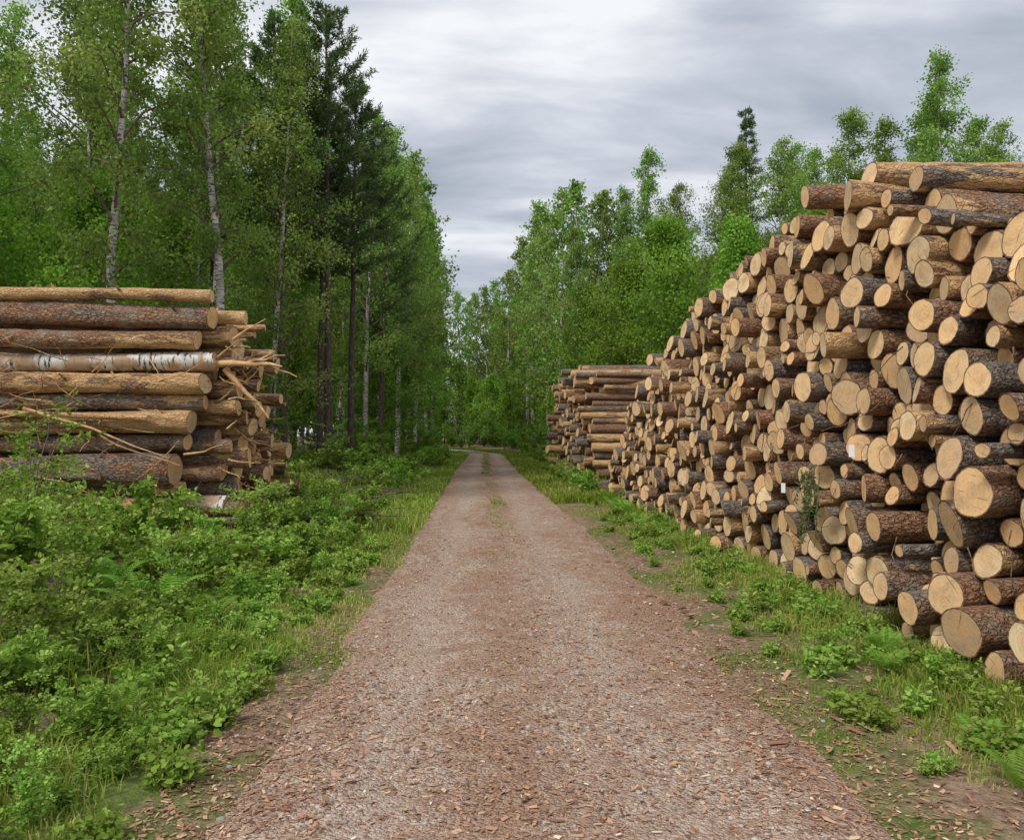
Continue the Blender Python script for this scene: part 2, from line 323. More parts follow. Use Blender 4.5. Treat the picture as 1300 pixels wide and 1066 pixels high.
def place(kind,x,y,H,rz=None,wide=1.0):
    F=y>46
    tab={'b':('birch_tree',birches_f if F else birches,18),'w':('aspen_tree',broad_f if F else broad,10),'p':('pine_tree',pines_f if F else pines,18),'s':('spruce_tree',spruces,16)}
    nm,lst,h0=tab[kind[0]]
    me=lst[int(kind[1])%len(lst)] if len(kind)>1 else lst[random.randrange(len(lst))]
    s=H/h0; w=s*wide
    return obj(nm,me,(x,y,float(ground_z(x,y))),(random.uniform(-.02,.02),random.uniform(-.02,.02),random.uniform(0,6.28) if rz is None else rz),(w,w,s))
T=[ # left side
('b1',-8.3,17.6,16.5,.85),('b3',-6.3,19.5,15.5),('b0',-12.6,18.5,16),('b2',-11.2,23,17),('b2',-8.1,24,16.5,.9),('b2',-6.6,25,14.5,.95),
('w0',-9.6,19.8,7.5),('w0',-12.8,21,8.5),('p0',-5.75,29.3,17.0),('p1',-5.3,31.5,15.6),('b1',-7.4,29,17.5),('p1',-6.9,27.5,15.5),('p1',-6.3,30.5,14.5),
('b0',-5.4,36,16.0),('p0',-5.0,38,14.5),('b2',-5.3,41,17),('b1',-5.0,45,18),('w0',-5.6,39.5,8),('b0',-5.0,50,19),('b3',-4.8,54,19),('b2',-5.0,59,20),('w1',-4.9,47,7),
('b1',-4.8,65,20),('b0',-4.8,72,20.5),('b2',-6.0,77,21),('b2',-5.6,68,20),('w0',-4.8,57,8),('w1',-5.2,74,8),
('b3',-10,14.8,13.5),('w1',-11.8,17.5,7),('w0',-10.5,26,8.5),('w1',-7.8,32,8),('p1',-9.3,27,16),('b2',-8.8,36,15),
# right side
('b0',4.6,86,23),('b1',4.7,79,22.5),('b2',5.2,72,22),('b0',5.2,65,21),('b2',5.4,57,19.5),('b1',5.8,52,18.5),('b0',6.6,48,16.5),('p1',7.8,50,16.6),
('b1',9.3,45,17.8),('b3',8.3,43,15.5),('b2',10.6,42,15.2),('b0',10.8,36,15.0),('s0',12.2,37,17.0),('b2',13,33,14.2),('b0',14.2,31.5,14.8),('b1',15.6,30,13.8),
('b3',15.3,26,14.9),('b0',14.4,27,12.2),('b0',18,28,13.3),('b2',20.5,27.5,12.8),('w0',7.6,31,9.8),('w1',9.6,29,9.4),('w0',11.4,27,9.4),('w1',6.0,44,9.5),('w0',5.6,50,8),
('w1',13,25,9.4),('w0',16,24.5,9.8),('w1',18.6,24,9.8),('w0',6.8,37.5,9.6),('b3',5.5,44,13.5),('w1',5.6,62,9),('w0',5.4,70,10),
('b2',12.4,29,12.4),('b2',17.3,27,12.4),('b0',19.3,26,12.6),('b2',10,33,13),('b0',23,27,13),('w0',21.5,25,10.5),('b0',16.4,29,14),('b2',11.7,31.5,13.6),
# beyond the bend
('b2',0.2,96,19),('b0',2.5,93,20.5),('b0',-3.0,101,19.5),('b2',4.8,95,21.5),('b2',-7,104,21),('w0',0.2,91,8),('w1',2.4,88,8),('w0',3.8,91,10),('w1',-1.6,95,8),('w0',-3.6,98.5,10),('b2',1.2,104,21),('b0',-1.2,106,20)]
for a in T: place(a[0],a[1],a[2],a[3],wide=a[4] if len(a)>4 else 1.)
taken=[(a[1],a[2]) for a in T]
def fill(n,xr,yr,Hf,kinds,dmin):
    c=0;tries=0
    while c<n and tries<n*30:
        tries+=1; x=random.uniform(*xr) ; y=random.uniform(*yr)
        if abs(x-float(cx(y)))<4.2 and y<97: continue
        if any((x-a)**2+(y-b)**2<dmin**2 for a,b in taken): continue
        taken.append((x,y)); place(random.choice(kinds),x,y,Hf(x,y)); c+=1
fill(18,(-22,-7.5),(26,46),lambda x,y:random.uniform(13,17),['b','b','w','p','b'],2.8)
fill(38,(-34,-6.5),(46,86),lambda x,y:random.uniform(16,20),['b','b','w','p','b'],2.8)
fill(30,(-52,-14),(55,95),lambda x,y:random.uniform(9,14),['w','b2'],2.5)
fill(20,(12,27),(26,36),lambda x,y:(1.75+.34*y)*random.uniform(.85,1.0),['b0','b2','b'],1.7)
fill(22,(8.5,34),(34,56),lambda x,y:min(15.5,0.36*y+1)*random.uniform(0.85,1),['b','b','w','p','b'],2.6)
fill(30,(7,40),(56,96),lambda x,y:random.uniform(15,18.5),['b','b','w','p','b'],2.8)
fill(36,(-30,20),(100,122),lambda x,y:random.uniform(17,22),['b0','b2','w0','w1'],2.4)
fill(26,(-20,14),(97,118),lambda x,y:random.uniform(6,10),['w0','w1'],1.3)

# ------------------------------------------------------------ ground, roads
def sheet(name,xs,ys,zf,mat):
    X,Y=np.meshgrid(xs,ys); Z=zf(X,Y); nx=len(xs); ny=len(ys)
    i=np.arange(ny-1)[:,None]*nx; j=np.arange(nx-1)[None,:]
    F=np.stack([i+j,i+j+1,i+nx+j+1,i+nx+j],-1).reshape(-1,4)
    mb=MB(); mb.add(np.stack([X,Y,Z],-1),F,0,smooth=True); return obj(name,mb.mesh(name,[mat]))
xs=np.concatenate([-np.geomspace(400,22,20),np.arange(-21.8,-10,0.4),np.arange(-9.8,9.9,0.14),np.geomspace(10,400,25)])
ys=np.concatenate([np.linspace(-30,1,12),np.arange(1.5,40,0.2),np.arange(40,140,1.0),np.geomspace(141,900,20)])
sheet('ground',xs,ys,ground_z,M_gr)
def strip(name,w,ys,dz,mat,n=61):
    us=np.linspace(-w,w,n); U,Y=np.meshgrid(us,ys); X=cx(Y)+U*(1+.25*sstep(Y,74,90))
    Z=road_z(cx(Y)+U,Y)+dz; nx=len(us); ny=len(ys); i=np.arange(ny-1)[:,None]*nx; j=np.arange(nx-1)[None,:]
    F=np.stack([i+j,i+j+1,i+nx+j+1,i+nx+j],-1).reshape(-1,4)
    mb=MB(); mb.add(np.stack([X,Y,Z],-1),F,0,smooth=True); obj(name,mb.mesh(name,[mat]))
strip('gravel_road',2.25,np.concatenate([np.linspace(-5,2,8),np.arange(2.2,25,0.1),np.arange(25,96,1.0)]),0,M_rd)
strip('paved_road',1.9,np.arange(80,96,1.0),0.03,M_cr,21)

# ------------------------------------------------------------ logs
def add_log(mb,P0,D,L,r,S=18,birchlog=False,rnd=None,skew=None,taper=None,g=rng,backcap=True,rough=1.0):
    D=unit(np.array(D,float)); up=np.array([0,0,1.]); U=unit(np.cross(up,D)); W=np.cross(D,U)
    rnd=g.random(3) if rnd is None else rnd
    if rough>1: xs=np.append(np.concatenate([[0,0.03],np.arange(.2,L-.15,.16)]),L)
    else:
        xs=np.array([0,0.03,0.25,0.6,1.1,1.8,2.7,3.8,1e9]); xs[-1]=L; xs=xs[(xs<L-0.2)|(xs==L)]
    taper=g.uniform(-0.10,0.14) if taper is None else taper
    th=np.arange(S)*2*math.pi/S; ph=g.uniform(0,6.28,3)
    e=1+0.05*np.sin(2*th+ph[0])+0.03*np.sin(3*th+ph[1])+0.018*np.sin(5*th+ph[2])
    R=r*(1-taper*xs/L)[:,None]*e[None,:]*(1+g.normal(0,0.015*rough,(len(xs),S)))
    R*=(1+0.03*np.sin(xs*2.1+ph[0])*rough)[:,None] if rough>1 else 1
    R[0]*=0.985
    bend=g.normal(0,0.025*rough,2)*L*0.3
    s=xs/L; cen=P0+D*xs[:,None]+ (U*bend[0]+W*bend[1]*.5)*(s**2)[:,None]
    if rough>1: cen=cen+np.sin(xs*1.7+ph[1])[:,None]*0.012*W+np.sin(xs*1.1+ph[2])[:,None]*.015*U
    sk=g.normal(0,0.12,2) if skew is None else skew
    a=np.cos(th);b=np.sin(th)
    V=cen[:,None,:]+R[:,:,None]*(a[None,:,None]*U+b[None,:,None]*W)
    V[0]+= (R[0]*(sk[0]*a+sk[1]*b))[:,None]*D
    V[1]+= (R[0]*(sk[0]*a+sk[1]*b))[:,None]*D
    n=len(xs); i=np.arange(n-1)[:,None]*S; j=np.arange(S)[None,:]; j2=(j+1)%S
    F=np.stack([i+j,i+j2,i+S+j2,i+S+j],-1).reshape(-1,4)
    mb.add(V,F,3 if birchlog else 0,rnd,smooth=True)
    if g.random()<(0.9 if rough>1 else .35):
        for q in range(4 if rough>1 else 1):
            xk=g.uniform(.15,L*.8); t=g.uniform(0,6.28); nn=math.cos(t)*U+math.sin(t)*W; c0=P0+D*xk+nn*r*.85; l=g.uniform(.03,.12)
            tube(mb,[c0,c0+nn*(r*.12+l*.6)+D*.02,c0+nn*(r*.12+l)+D*.03],[.022,.016,.012],6,0,rnd)
    rim=1-min(0.13,0.008/r+g.uniform(0,0.035))
    o=R[0][:,None]*(a[:,None]*U+b[:,None]*W)+(R[0]*(sk[0]*a+sk[1]*b))[:,None]*D
    V0=cen[0]+o; V1=cen[0]+o*rim; mid=cen[0]+o*0.5; c=cen[0][None]
    j=np.arange(S); j2=(j+1)%S
    mb.add(np.concatenate([V0,V1]),np.stack([j,S+j,S+j2,j2],-1),2,rnd)
    uvr=np.stack([R[0]*a,R[0]*b],1); eo=g.normal(0,0.12*r,2)
    ca,sa=math.cos(ph[0]),math.sin(ph[0]); rot=np.array([[ca,-sa],[sa,ca]])
    ua=(uvr*rim+eo)@rot; ub=(uvr*0.5+eo)@rot; uc=(np.zeros((S,2))+eo)@rot
    VV=np.concatenate([V1,mid,c]); F4=np.stack([j,S+j,S+j2,j2],-1); F3=np.stack([S+j,np.full(S,2*S),S+j2],-1)
    mb.add(VV,F4,1,rnd,uv=np.stack([ua[j],ub[j],ub[j2],ua[j2]],1))
    mb.add(VV,F3,1,rnd,uv=np.stack([ub[j],uc,ub[j2]],1))
    if backcap: mb.add(V[-1],np.arange(S).reshape(1,S),1,rnd)
def pack(y0,y1,prof,base,rgen,jit=0.05,vis=0.2):
    ys=np.arange(y0,y1,0.02); py=[];pz=[];pr=[]; fails=0; top=prof(ys)
    while fails<25:
        r=rgen()*(1 if fails<12 else 0.75); z=base(ys)+r
        if py:
            A=np.array(py)[-500:];B=np.array(pz)[-500:];C=np.array(pr)[-500:]
            dy=np.abs(ys[None,:]-A[:,None]); s=(r+C)[:,None]
            zz=np.where(dy<s,B[:,None]+np.sqrt(np.clip(s*s-dy*dy,0,None)),-9); z=np.maximum(z,zz.max(0))
        ok=(z+r*vis<=top)&(ys>y0+r)&(ys<y1-r)
        if not ok.any(): fails+=1; continue
        fails=max(0,fails-1)
        sc=np.where(ok,z+rng.uniform(0,jit,len(ys)),99); i=int(np.argmin(sc))
        py.append(ys[i]);pz.append(z[i]);pr.append(r)
    return list(zip(py,pz,pr))
PY=[4.2,5.2,5.8,6.5,7.3,8,10,11.8,13.7,15.5,17,19.4,21.5,22.8,24]; PZ=[2.2,3.0,3.3,3.6,3.95,4.25,4.5,4.36,4.2,3.9,3.5,2.7,1.6,0.6,0.2]
def rg():
    return float(np.clip(rng.lognormal(math.log(0.120),0.33),0.055,0.185))
logs=pack(4.0,24.0,lambda y:np.interp(y,PY,PZ)+(.08*np.sin(y*2.3)+.06*np.sin(y*5.1))*(y>9),lambda y:0.02+0*y,rg)
print('right logs',len(logs))
mb=MB()
for (y,z,r) in logs:
    x=3.62+0.085*z+float(np.clip(rng.normal(0,0.15),-0.34,0.34))
    a=math.radians(13+rng.normal(0,4.5)); t=rng.normal(0,0.014)
    add_log(mb,np.array([x,y,z]),(math.cos(a),math.sin(a),t),rng.uniform(4.6,5.3),r*0.985,skew=(rng.normal(0.14,0.16),rng.normal(0,0.16)))
add_log(mb,np.array([4.0,8.15,4.46]),(1,0.0,0.0),5.4,0.15,rnd=np.array([0.75,0.80,.3]),rough=1.5,S=20); add_log(mb,np.array([3.75,9.2,4.56]),(1,0.03,0),5.2,0.14,rough=1.5)
add_log(mb,np.array([4.15,7.5,4.22]),(1,0.05,-.01),5.2,0.12,rough=1.5)
for (x,y,z) in ((3.30,7.15,1.55),(3.33,8.9,1.1)):
    mb.add([(x,y,z),(x+0.03,y-0.05,z),(x+0.03,y-0.05,z+0.11),(x,y,z+0.11)],[(0,1,2,3)],4)
C=[];A=[]
for b in range(9):
    p0=np.array([3.3,8.0+rng.normal(0,.18),1.38]); d=unit(np.array([-0.12,rng.normal(0,.45),-0.9])); l=rng.uniform(.4,.8); s=np.linspace(0,1,5)
    P=p0+d*l*s[:,None]; tube(mb,P,0.007*(1-.6*s),4,2); f=rng.random(90); C.append(p0+d*l*f[:,None]); A.append(d*0.6+rng.normal(0,.7,(90,3)))
leaves(mb,np.concatenate(C),0.06,5,np.full(810,.4),0.1,A=np.concatenate(A))
for i in range(60):   # twigs and bark strips caught between the ends
    y=rng.uniform(5,18); z=rng.uniform(.3,3.2); p=np.array([3.5+.085*z,y,z]); d=unit(np.array([-.3,rng.normal(0,.7),rng.normal(-.5,.5)])); l=rng.uniform(.15,.5); s=np.linspace(0,1,4)
    tube(mb,p+d*l*s[:,None]+rng.normal(0,.015,(4,3)),.007*(1-.6*s),4,2)
obj('log_pile',mb.mesh('log_pile',LOGM+[M_tag,M_need]))
logs=pack(26.2,37.5,lambda y:np.interp(y,[26,28,33,36,37.5],[3.7,4.15,4.1,3.3,2]),lambda y:0.02+0*y,lambda:float(np.clip(rng.normal(0.14,0.035),0.08,.24)))
mb=MB()
for (y,z,r) in logs:
    x=3.5+float(rng.normal(0,0.3)); a=math.radians(4+rng.normal(0,3))
    add_log(mb,np.array([x,y,z]),(math.cos(a),math.sin(a),rng.normal(0,0.012)),5.2,r*0.98,S=12,rnd=np.array([rng.random(),rng.uniform(.3,1),rng.random()]))
obj('log_pile',mb.mesh('log_pile_far',LOGM))
# left pile
mb=MB(); f=12.0/1011
col=[(377,8,272,.9,.97),(403,15,270,.6,.3),(434,12,255,.8,.72),(460,12,275,0,0),(487,13,265,.7,.9),(510,10,262,.3,.62),(536,15,248,.9,.98),(562,11,240,.4,.66),(595,20,228,.4,.35),(620,9,236,.5,.7),(645,15,222,.9,.75)]
for i,(v,rp,u,a_,b_) in enumerate(col):
    y=12.0+0.10*(i%2); x=(u-617)*f; z=1.75+(552-v)*f
    add_log(mb,np.array([x,y,z]),(-1,rng.normal(0,.012),rng.normal(0,.008)),5.2,rp*f,rnd=np.array([a_,b_,rng.random()*.7]),birchlog=(i==3),S=22,rough=2.1)
for (y,z,r) in pack(12.2,15.9,lambda y:np.interp(y,[12.2,12.7,13,13.7,14.2,15,15.9],[3.72,3.72,3.5,3.1,2.6,1.5,.7]),lambda y:0.36+0*y,lambda:float(np.clip(rng.normal(0.125,0.038),0.05,.19)),vis=0.9):
    x=-3.90+float(rng.normal(0,0.22)); a=math.radians(rng.normal(3,2.2))
    add_log(mb,np.array([x,y,z]),(-math.cos(a),math.sin(a),rng.normal(0,.012)),5.2,r*.98,rnd=np.array([rng.random(),rng.uniform(.4,1),rng.random()]),birchlog=rng.random()<.05)
add_log(mb,np.array([-4.9,10.6,0.40]),(-1,.05,.01),4.0,0.15,rnd=np.array([.9,1.1,.2]),rough=1.6)
add_log(mb,np.array([-3.75,12.35,0.62]),(-1,.03,.0),4.4,0.13)
add_log(mb,np.array([-4.9,11.72,1.98]),(-1,.02,.05),3.6,0.05,rnd=np.array([.9,.95,.2]),rough=2)
add_log(mb,np.array([-5.6,11.75,1.15]),(-1,.0,.03),3.6,0.06,rnd=np.array([.3,.6,.2]),rough=2)
def stick(mb,p,d,l,r,mat,seed,rnd=(.9,.9,.2),k=5):
    g=np.random.default_rng(seed); s=np.linspace(0,1,k); P=np.array(p)+unit(np.array(d,float))*l*s[:,None]+np.cumsum(g.normal(0,l*0.035,(k,3)),0)
    tube(mb,P,r*(1-.75*s),5,mat,rnd); return P
for i,(p,d,l,r) in enumerate([((-4.1,12.1,2.78),(1,-.1,.02),1.15,.06),((-3.95,12.1,2.74),(.7,-.1,-.72),1.1,.055),((-3.5,12.1,2.8),(.9,-.2,.45),.45,.028),((-3.35,12.1,2.82),(1,0,-.35),.5,.026),((-3.6,12.1,2.8),(1,0,.25),.6,.024),
    ((-6.6,11.78,2.15),(1,-.05,-.35),2.1,.03),((-7.2,11.75,2.2),(1,-.05,-.1),1.9,.025),((-5.6,11.75,1.75),(1,-.1,-.3),1.3,.02),((-6.2,11.75,2.1),(.8,-.1,.3),.8,.012),((-4.4,11.8,1.5),(1,-.2,.2),.6,.02),((-6.5,11.7,1.2),(1,-.15,-.25),1.0,.02),((-7.4,11.7,1.9),(1,-.1,.12),1.6,.014)]):
    stick(mb,p,d,l,r,0 if i in(6,8,10) else 4,i)
for i in range(90):
    z=rng.uniform(.5,3.3); y=12.1+rng.random()*max(.2,(3.9-z)*.8); stick(mb,(-4.0+rng.uniform(-.1,.2),y,z),(1,rng.normal(-.3,.5),rng.normal(0,.5)),rng.uniform(.15,.65),rng.uniform(.008,.026),int(rng.choice([0,4])),100+i)
for i in range(60):
    stick(mb,(rng.uniform(-8,-4.5),11.82,rng.uniform(.6,3.4)),(rng.normal(0,1),-.25,rng.normal(0,.35)),rng.uniform(.2,1.1),rng.uniform(.004,.013),int(rng.choice([0,4])),200+i)
M_raw=m_simple('raw_branch_wood',[(0.3,(0.40,0.22,0.10)),(0.6,(0.68,0.44,0.22)),(0.8,(0.8,0.6,0.36))],9)
obj('log_pile',mb.mesh('log_pile_left',LOGM+[M_raw]))

# ------------------------------------------------------------ vegetation on the ground
def grass(name,X,Y,h,w,zf=ground_z,tint=0.5):
    n=len(X); Z=zf(X,Y)-0.01; az=rng.uniform(0,6.28,n); hh=h*rng.uniform(0.4,1.4,n)*(1+.5*wob(X,Y,2.3,91)); ww=w*rng.uniform(.7,1.3,n)
    sd=np.stack([np.cos(az),np.sin(az),0*az],1); laz=rng.uniform(0,6.28,n); ln=rng.uniform(0.1,1.1,n)
    ld=np.stack([np.cos(laz),np.sin(laz),0*az],1); B=np.stack([X,Y,Z],1)
    up=np.array([0,0,1.]); m=B+up*(hh*.55)[:,None]+ld*(hh*ln*.25)[:,None]; t=B+up*(hh*(1-.4*ln))[:,None]+ld*(hh*ln*.85)[:,None]
    V=np.stack([B-sd*ww[:,None]/2,B+sd*ww[:,None]/2,m+sd*ww[:,None]*.4,m-sd*ww[:,None]*.4,t],1)
    b=np.arange(n)[:,None]*5; at=np.zeros((n,3)); at[:,0]=np.clip(tint+rng.normal(0,.23,n)+0.28*wob(X,Y,1.5,77),0,1)
    mb=MB(); V=V.reshape(-1,3); mb.add(V,b+np.array([[0,1,2,3]]),0,at)
    mb.C.append(((b+np.array([[3,2,4]])).astype(np.int32),np.zeros(n,np.int32),at.astype(np.float32),np.zeros((n*3,2),np.float32),False))
    obj(name,mb.mesh(name,[M_grass]))
def scat(n,xf,y0,y1,pw=1.0,mask=None):
    y=y0*(y1/y0)**(rng.random(n)**pw); u=rng.random(n); x=xf(y,u)
    if mask is not None: k=mask(x,y); x=x[k];y=y[k]
    return x,y
nm=lambda th,s=1.3,seed=5,nz=.22:(lambda x,y:wob(x,y,s,seed)+rng.normal(0,nz,len(x))>th)
def cat(*l):
    X=np.concatenate([a[0] for a in l]);Y=np.concatenate([a[1] for a in l]);return X,Y
X,Y=scat(40000,lambda y,u:cx(y)-1.25-u**1.1*1.4,2.6,16,mask=lambda x,y:wob(x,y,2.3,5)+rng.normal(0,.15,len(x))+.55*sstep(cx(y)-x,1.35,2.2)>.16); grass('verge_grass',X,Y,0.05+0.10*np.clip(np.abs(X-cx(Y))-1.6,0,1),0.006+0.0006*Y,tint=.64)
X,Y=scat(32000,lambda y,u:-2.2-u*5,2.6,14,mask=nm(-.05,1.6,6)); grass('meadow_grass',X,Y,0.25,0.007+0.0005*Y,tint=.58)
X,Y=scat(22000,lambda y,u:cx(y)-1.5-u*2.6,14,90,mask=nm(-.5,.8,8)); grass('verge_grass',X,Y,0.2,0.010+0.0009*Y,tint=.55)
X,Y=scat(60000,lambda y,u:cx(y)+1.3+u**.65*2.5,2.9,24,mask=lambda x,y:wob(x,y,2.8,15)+rng.normal(0,.12,len(x))+.5*sstep(x-cx(y),1.5,3.2)*sstep(y,3.5,7)>.14); grass('verge_grass',X,Y,0.045+0.12*sstep(X-cx(Y),1.8,3.2),0.006+0.0006*Y,tint=.62)
X,Y=scat(22000,lambda y,u:cx(y)+1.5+u*2.4,20,90,mask=nm(-.6,.8,8)); grass('verge_grass',X,Y,0.2,0.010+0.0009*Y,tint=.55)
X,Y=scat(6000,lambda y,u:cx(y)+(u-.5)*0.40+.08*np.sin(y),11,80,mask=lambda x,y:wob(x*0,y,1.1,33)+rng.normal(0,.25,len(x))+.45*sstep(y,18,36)>0.3); grass('verge_grass',X,Y,0.045,0.008+0.0007*Y,zf=road_z,tint=.65)
X,Y=scat(3500,lambda y,u:cx(y)+(u-.5)*2.6,3.5,16,mask=nm(.5,2.6,21,.12)); grass('verge_grass',X,Y,0.035,0.007,zf=road_z,tint=.55)
X,Y=scat(30000,lambda y,u:-3-u*10,14,60); grass('forest_grass',X,Y,0.3,0.03,tint=.5)
X,Y=scat(14000,lambda y,u:3.8+u*8,24,60); grass('forest_grass',X,Y,0.3,0.03,tint=.5)

def shrub(name,H,R,seed,ns=9,nl=26,ls=0.055,mat=M_bush,lw=.34):
    r=np.random.default_rng(seed); mb=MB(); C=[];A=[];T_=[]
    for i in range(ns):
        az=r.uniform(0,6.28); rr=r.uniform(0,.25)*R; h=H*r.uniform(.5,1.1); out=R*r.uniform(.3,1.)
        s=np.linspace(0,1,6); P=np.stack([math.cos(az)*(rr+out*s**1.4),math.sin(az)*(rr+out*s**1.4),h*s-.03],1)+np.cumsum(r.normal(0,.012*H,(6,3)),0)
        tube(mb,P,0.006*(1-.7*s)*max(1,H),4,0); ct=r.normal(.5,.17)
        for j in range(7):
            u=r.uniform(.15,1); Q=np.array([np.interp(u,s,P[:,k]) for k in range(3)]); d=unit(np.array([r.normal(),r.normal(),.35])); l=H*r.uniform(.12,.3)
            tube(mb,[Q,Q+d*l*.5,Q+d*l+np.array([0,0,-.1*l])],[.003,.0025,.0015],3,0)
            k_=nl; f=r.random(k_); c=Q+d*l*f[:,None]+r.normal(0,.025,(k_,3)); a=r.normal(0,1,(k_,3))*np.array([1,1,.45])+d*.4
            C.append(c);A.append(a);T_.append(np.full(k_,ct))
    leaves(mb,np.concatenate(C),ls,1,np.concatenate(T_),lw,r,fancy=True,A=np.concatenate(A)); return mb.mesh(name,[M_tw,mat])
def fern(name,seed,L=0.6,nf=9):
    r=np.random.default_rng(seed); mb=MB()
    for i in range(nf):
        az=i*6.28/nf+r.normal(0,.25); l=L*r.uniform(.7,1.15); n=26; s=np.linspace(0,1,n); out=l*.85*s; z=l*(.75*np.sin(s*2.0))*r.uniform(.6,1)
        P=np.stack([math.cos(az)*out,math.sin(az)*out,z],1); tube(mb,P[::5],.003,3,0,(.6,0,0))
        side=np.array([-math.sin(az),math.cos(az),0]); T_=unit(np.gradient(P,axis=0)); w=l*.24*np.sin(np.clip(s*1.05+.08,0,1)*math.pi)**.7
        for sg in (-1,1):
            A=sg*side+T_*.35+np.array([0,0,-.15]); k=np.arange(3,n); A_=unit(A[k]); C=P[k]; W=w[k][:,None]; tt=T_[k]
            V=np.stack([C,C+A_*W*.4+tt*l*.017,C+A_*W,C+A_*W*.4-tt*l*.017],1); m=len(k)
            at=np.zeros((m,3)); at[:,0]=np.clip(r.normal(.55,.12,m),0,1); mb.add(V,np.arange(4*m).reshape(m,4),0,at)
    return mb.mesh(name,[M_fern])
shr=[shrub('shrub_a',.7,.45,1),shrub('shrub_b',.55,.5,2,10,24,.05),shrub('shrub_c',.9,.4,3,8,26,.045),shrub('shrub_d',.4,.4,4,9,18,.065),shrub('shrub_e',.75,.5,8,9,15,.085,lw=.28),shrub('shrub_f',.6,.5,9,10,13,.075,lw=.4)]
sap=[shrub('sapling_a',2.2,.9,5,12,60,.075,M_leaf2),shrub('sapling_b',3.0,1.0,6,14,70,.08,M_leaf)]
spindly=[shrub('young_birch_a',1.7,.45,15,4,16,.05),shrub('young_birch_b',1.4,.4,16,3,18,.055)]
frn=[fern('fern_a',1),fern('fern_b',2,.5,7)]
wee=[shrub('weed_a',.22,.22,25,8,6,.05,lw=.3),shrub('weed_b',.28,.16,26,5,7,.055,lw=.22),shrub('weed_c',.16,.24,27,9,5,.045,lw=.42)]
def put(lst,nm_,x,y,s=1.0,i=None):
    me=lst[i] if i is not None else random.choice(lst)
    obj(nm_,me,(x,y,float(ground_z(x,y))),(0,0,random.uniform(0,6.28)),(s,s,s*random.uniform(.85,1.15)))
for x,y,s in [(-2.6,4.5,.5),(-3.1,5.6,.8),(-3.6,6.5,.9),(-2.9,6.9,.7),(-2.6,8.2,.75),(-3.4,8.1,1.0),(-2.9,9.3,.95),(-4.3,7.6,1.0),(-3.9,9.6,1.0),(-2.5,10.4,.9),(-3.2,10.9,1.0),(-5,9.0,1.0),(-4.7,10.2,.9),(-2.6,12,.9),(-3.3,12.8,1.0),
              (-5.9,9.8,1.0),(-4.2,11.2,.8),(-2.4,3.9,.5),(-2.15,7.4,.5),(-2.2,9.2,.6),(-5.6,11.,.9),(-6.4,10.8,.9),(-2.9,14.2,1.),(-2.4,16,.8),(-3.6,15.4,1.1),(-3.0,4.9,.6),
              (-2.6,9.9,1.0),(-3.0,11.4,1.0),(-2.3,11.1,.8),(-2.2,12.9,.8),(-2.7,13.4,1.1),(-3.5,10.2,1.),(-3.7,7.3,.9),(-4.1,8.8,1.),(-2.75,3.9,.6),(-3.3,4.6,.7),(-3.8,5.6,.9),(-2.5,5.6,.5),(-4.6,6.9,1.1),(-2.2,14.6,.8),(-2.35,8.6,.7),
              (-2.1,8.2,.55),(-2.15,9.9,.65),(-2.1,11.9,.65),(-2.9,7.6,.8),(-3.2,6.1,.7),(-2.7,6.3,.55),(-2.3,7.9,.6),(-2.45,4.9,.4),(-3.6,4.6,.8),(-3.1,4.1,.6),(-2.7,3.5,.5),(-4.2,6.3,.9),(-3.3,9.4,1.),(-2.9,8.6,.8),
              (-2.25,5.7,.4),(-2.3,6.8,.5),(-2.6,7.2,.65),(-2.2,4.5,.4),(-1.9,4.1,.35),(-2.9,5.2,.6),(-2.0,3.6,.4),(-2.75,5.9,.6),(-2.05,6.3,.35)]:
    put(shr,'shrub',x,y,s)
for x,y,s in [(-4.9,8.6,.95),(-5.4,9.6,.9),(-6.2,10.9,.9),(-4.4,8.2,.8),(-3.3,6.6,.6),(-2.9,9.0,.6),(-6.6,11.3,1.),(-3.1,5.3,.5),(-5.9,10.4,1.1),(-5.1,8.9,1.15),(-5.7,10.,1.2)]: put(spindly,'young_birch',x,y,s)
for i in range(80):
    y=random.uniform(15,60); put(shr,'shrub',-2.5-random.random()**1.5*5,y,random.uniform(.7,1.5))
for i in range(34):
    y=random.uniform(32,78); put(sap,'sapling',-4.2-random.random()*3.5,y,random.uniform(.5,1.0))
for x,y,s in [(-7,20,.7),(-8.5,22,.9),(-6.9,25,.8),(-4.4,24,.45),(-9.5,24,1.)]: put(sap,'sapling',x,y,s)
for i in range(38):
    y=random.uniform(38,86); put(sap,'sapling',3.7+random.random()*3,y,random.uniform(.5,1.1))
for i in range(70):
    y=random.uniform(84,103); x=random.uniform(-16,10)
    if abs(x-float(cx(y)))>3.6 or y>98: put(sap,'sapling',x,y,random.uniform(.6,1.3))
for i in range(60):
    y=random.uniform(22,70); x=3.2+random.random()*1.8
    if y<38: x=min(x,3.1)-.2
    put(shr,'shrub',x,y,random.uniform(.5,1.0) if y<38 else random.uniform(.8,1.5))
for i in range(22): put(shr,'weeds',random.uniform(2.6,3.2),5+random.random()**.8*15,random.uniform(.2,.42))
for i in range(150):
    y=3.2*(16/3.2)**random.random(); put(wee,'weeds',-1.55-random.random()**1.3*2.2,y,random.uniform(.5,1.2))
for i in range(90):
    y=3.6*(18/3.6)**random.random(); put(wee,'weeds',2.1+random.random()**.7*1.3,y,random.uniform(.4,1.0))
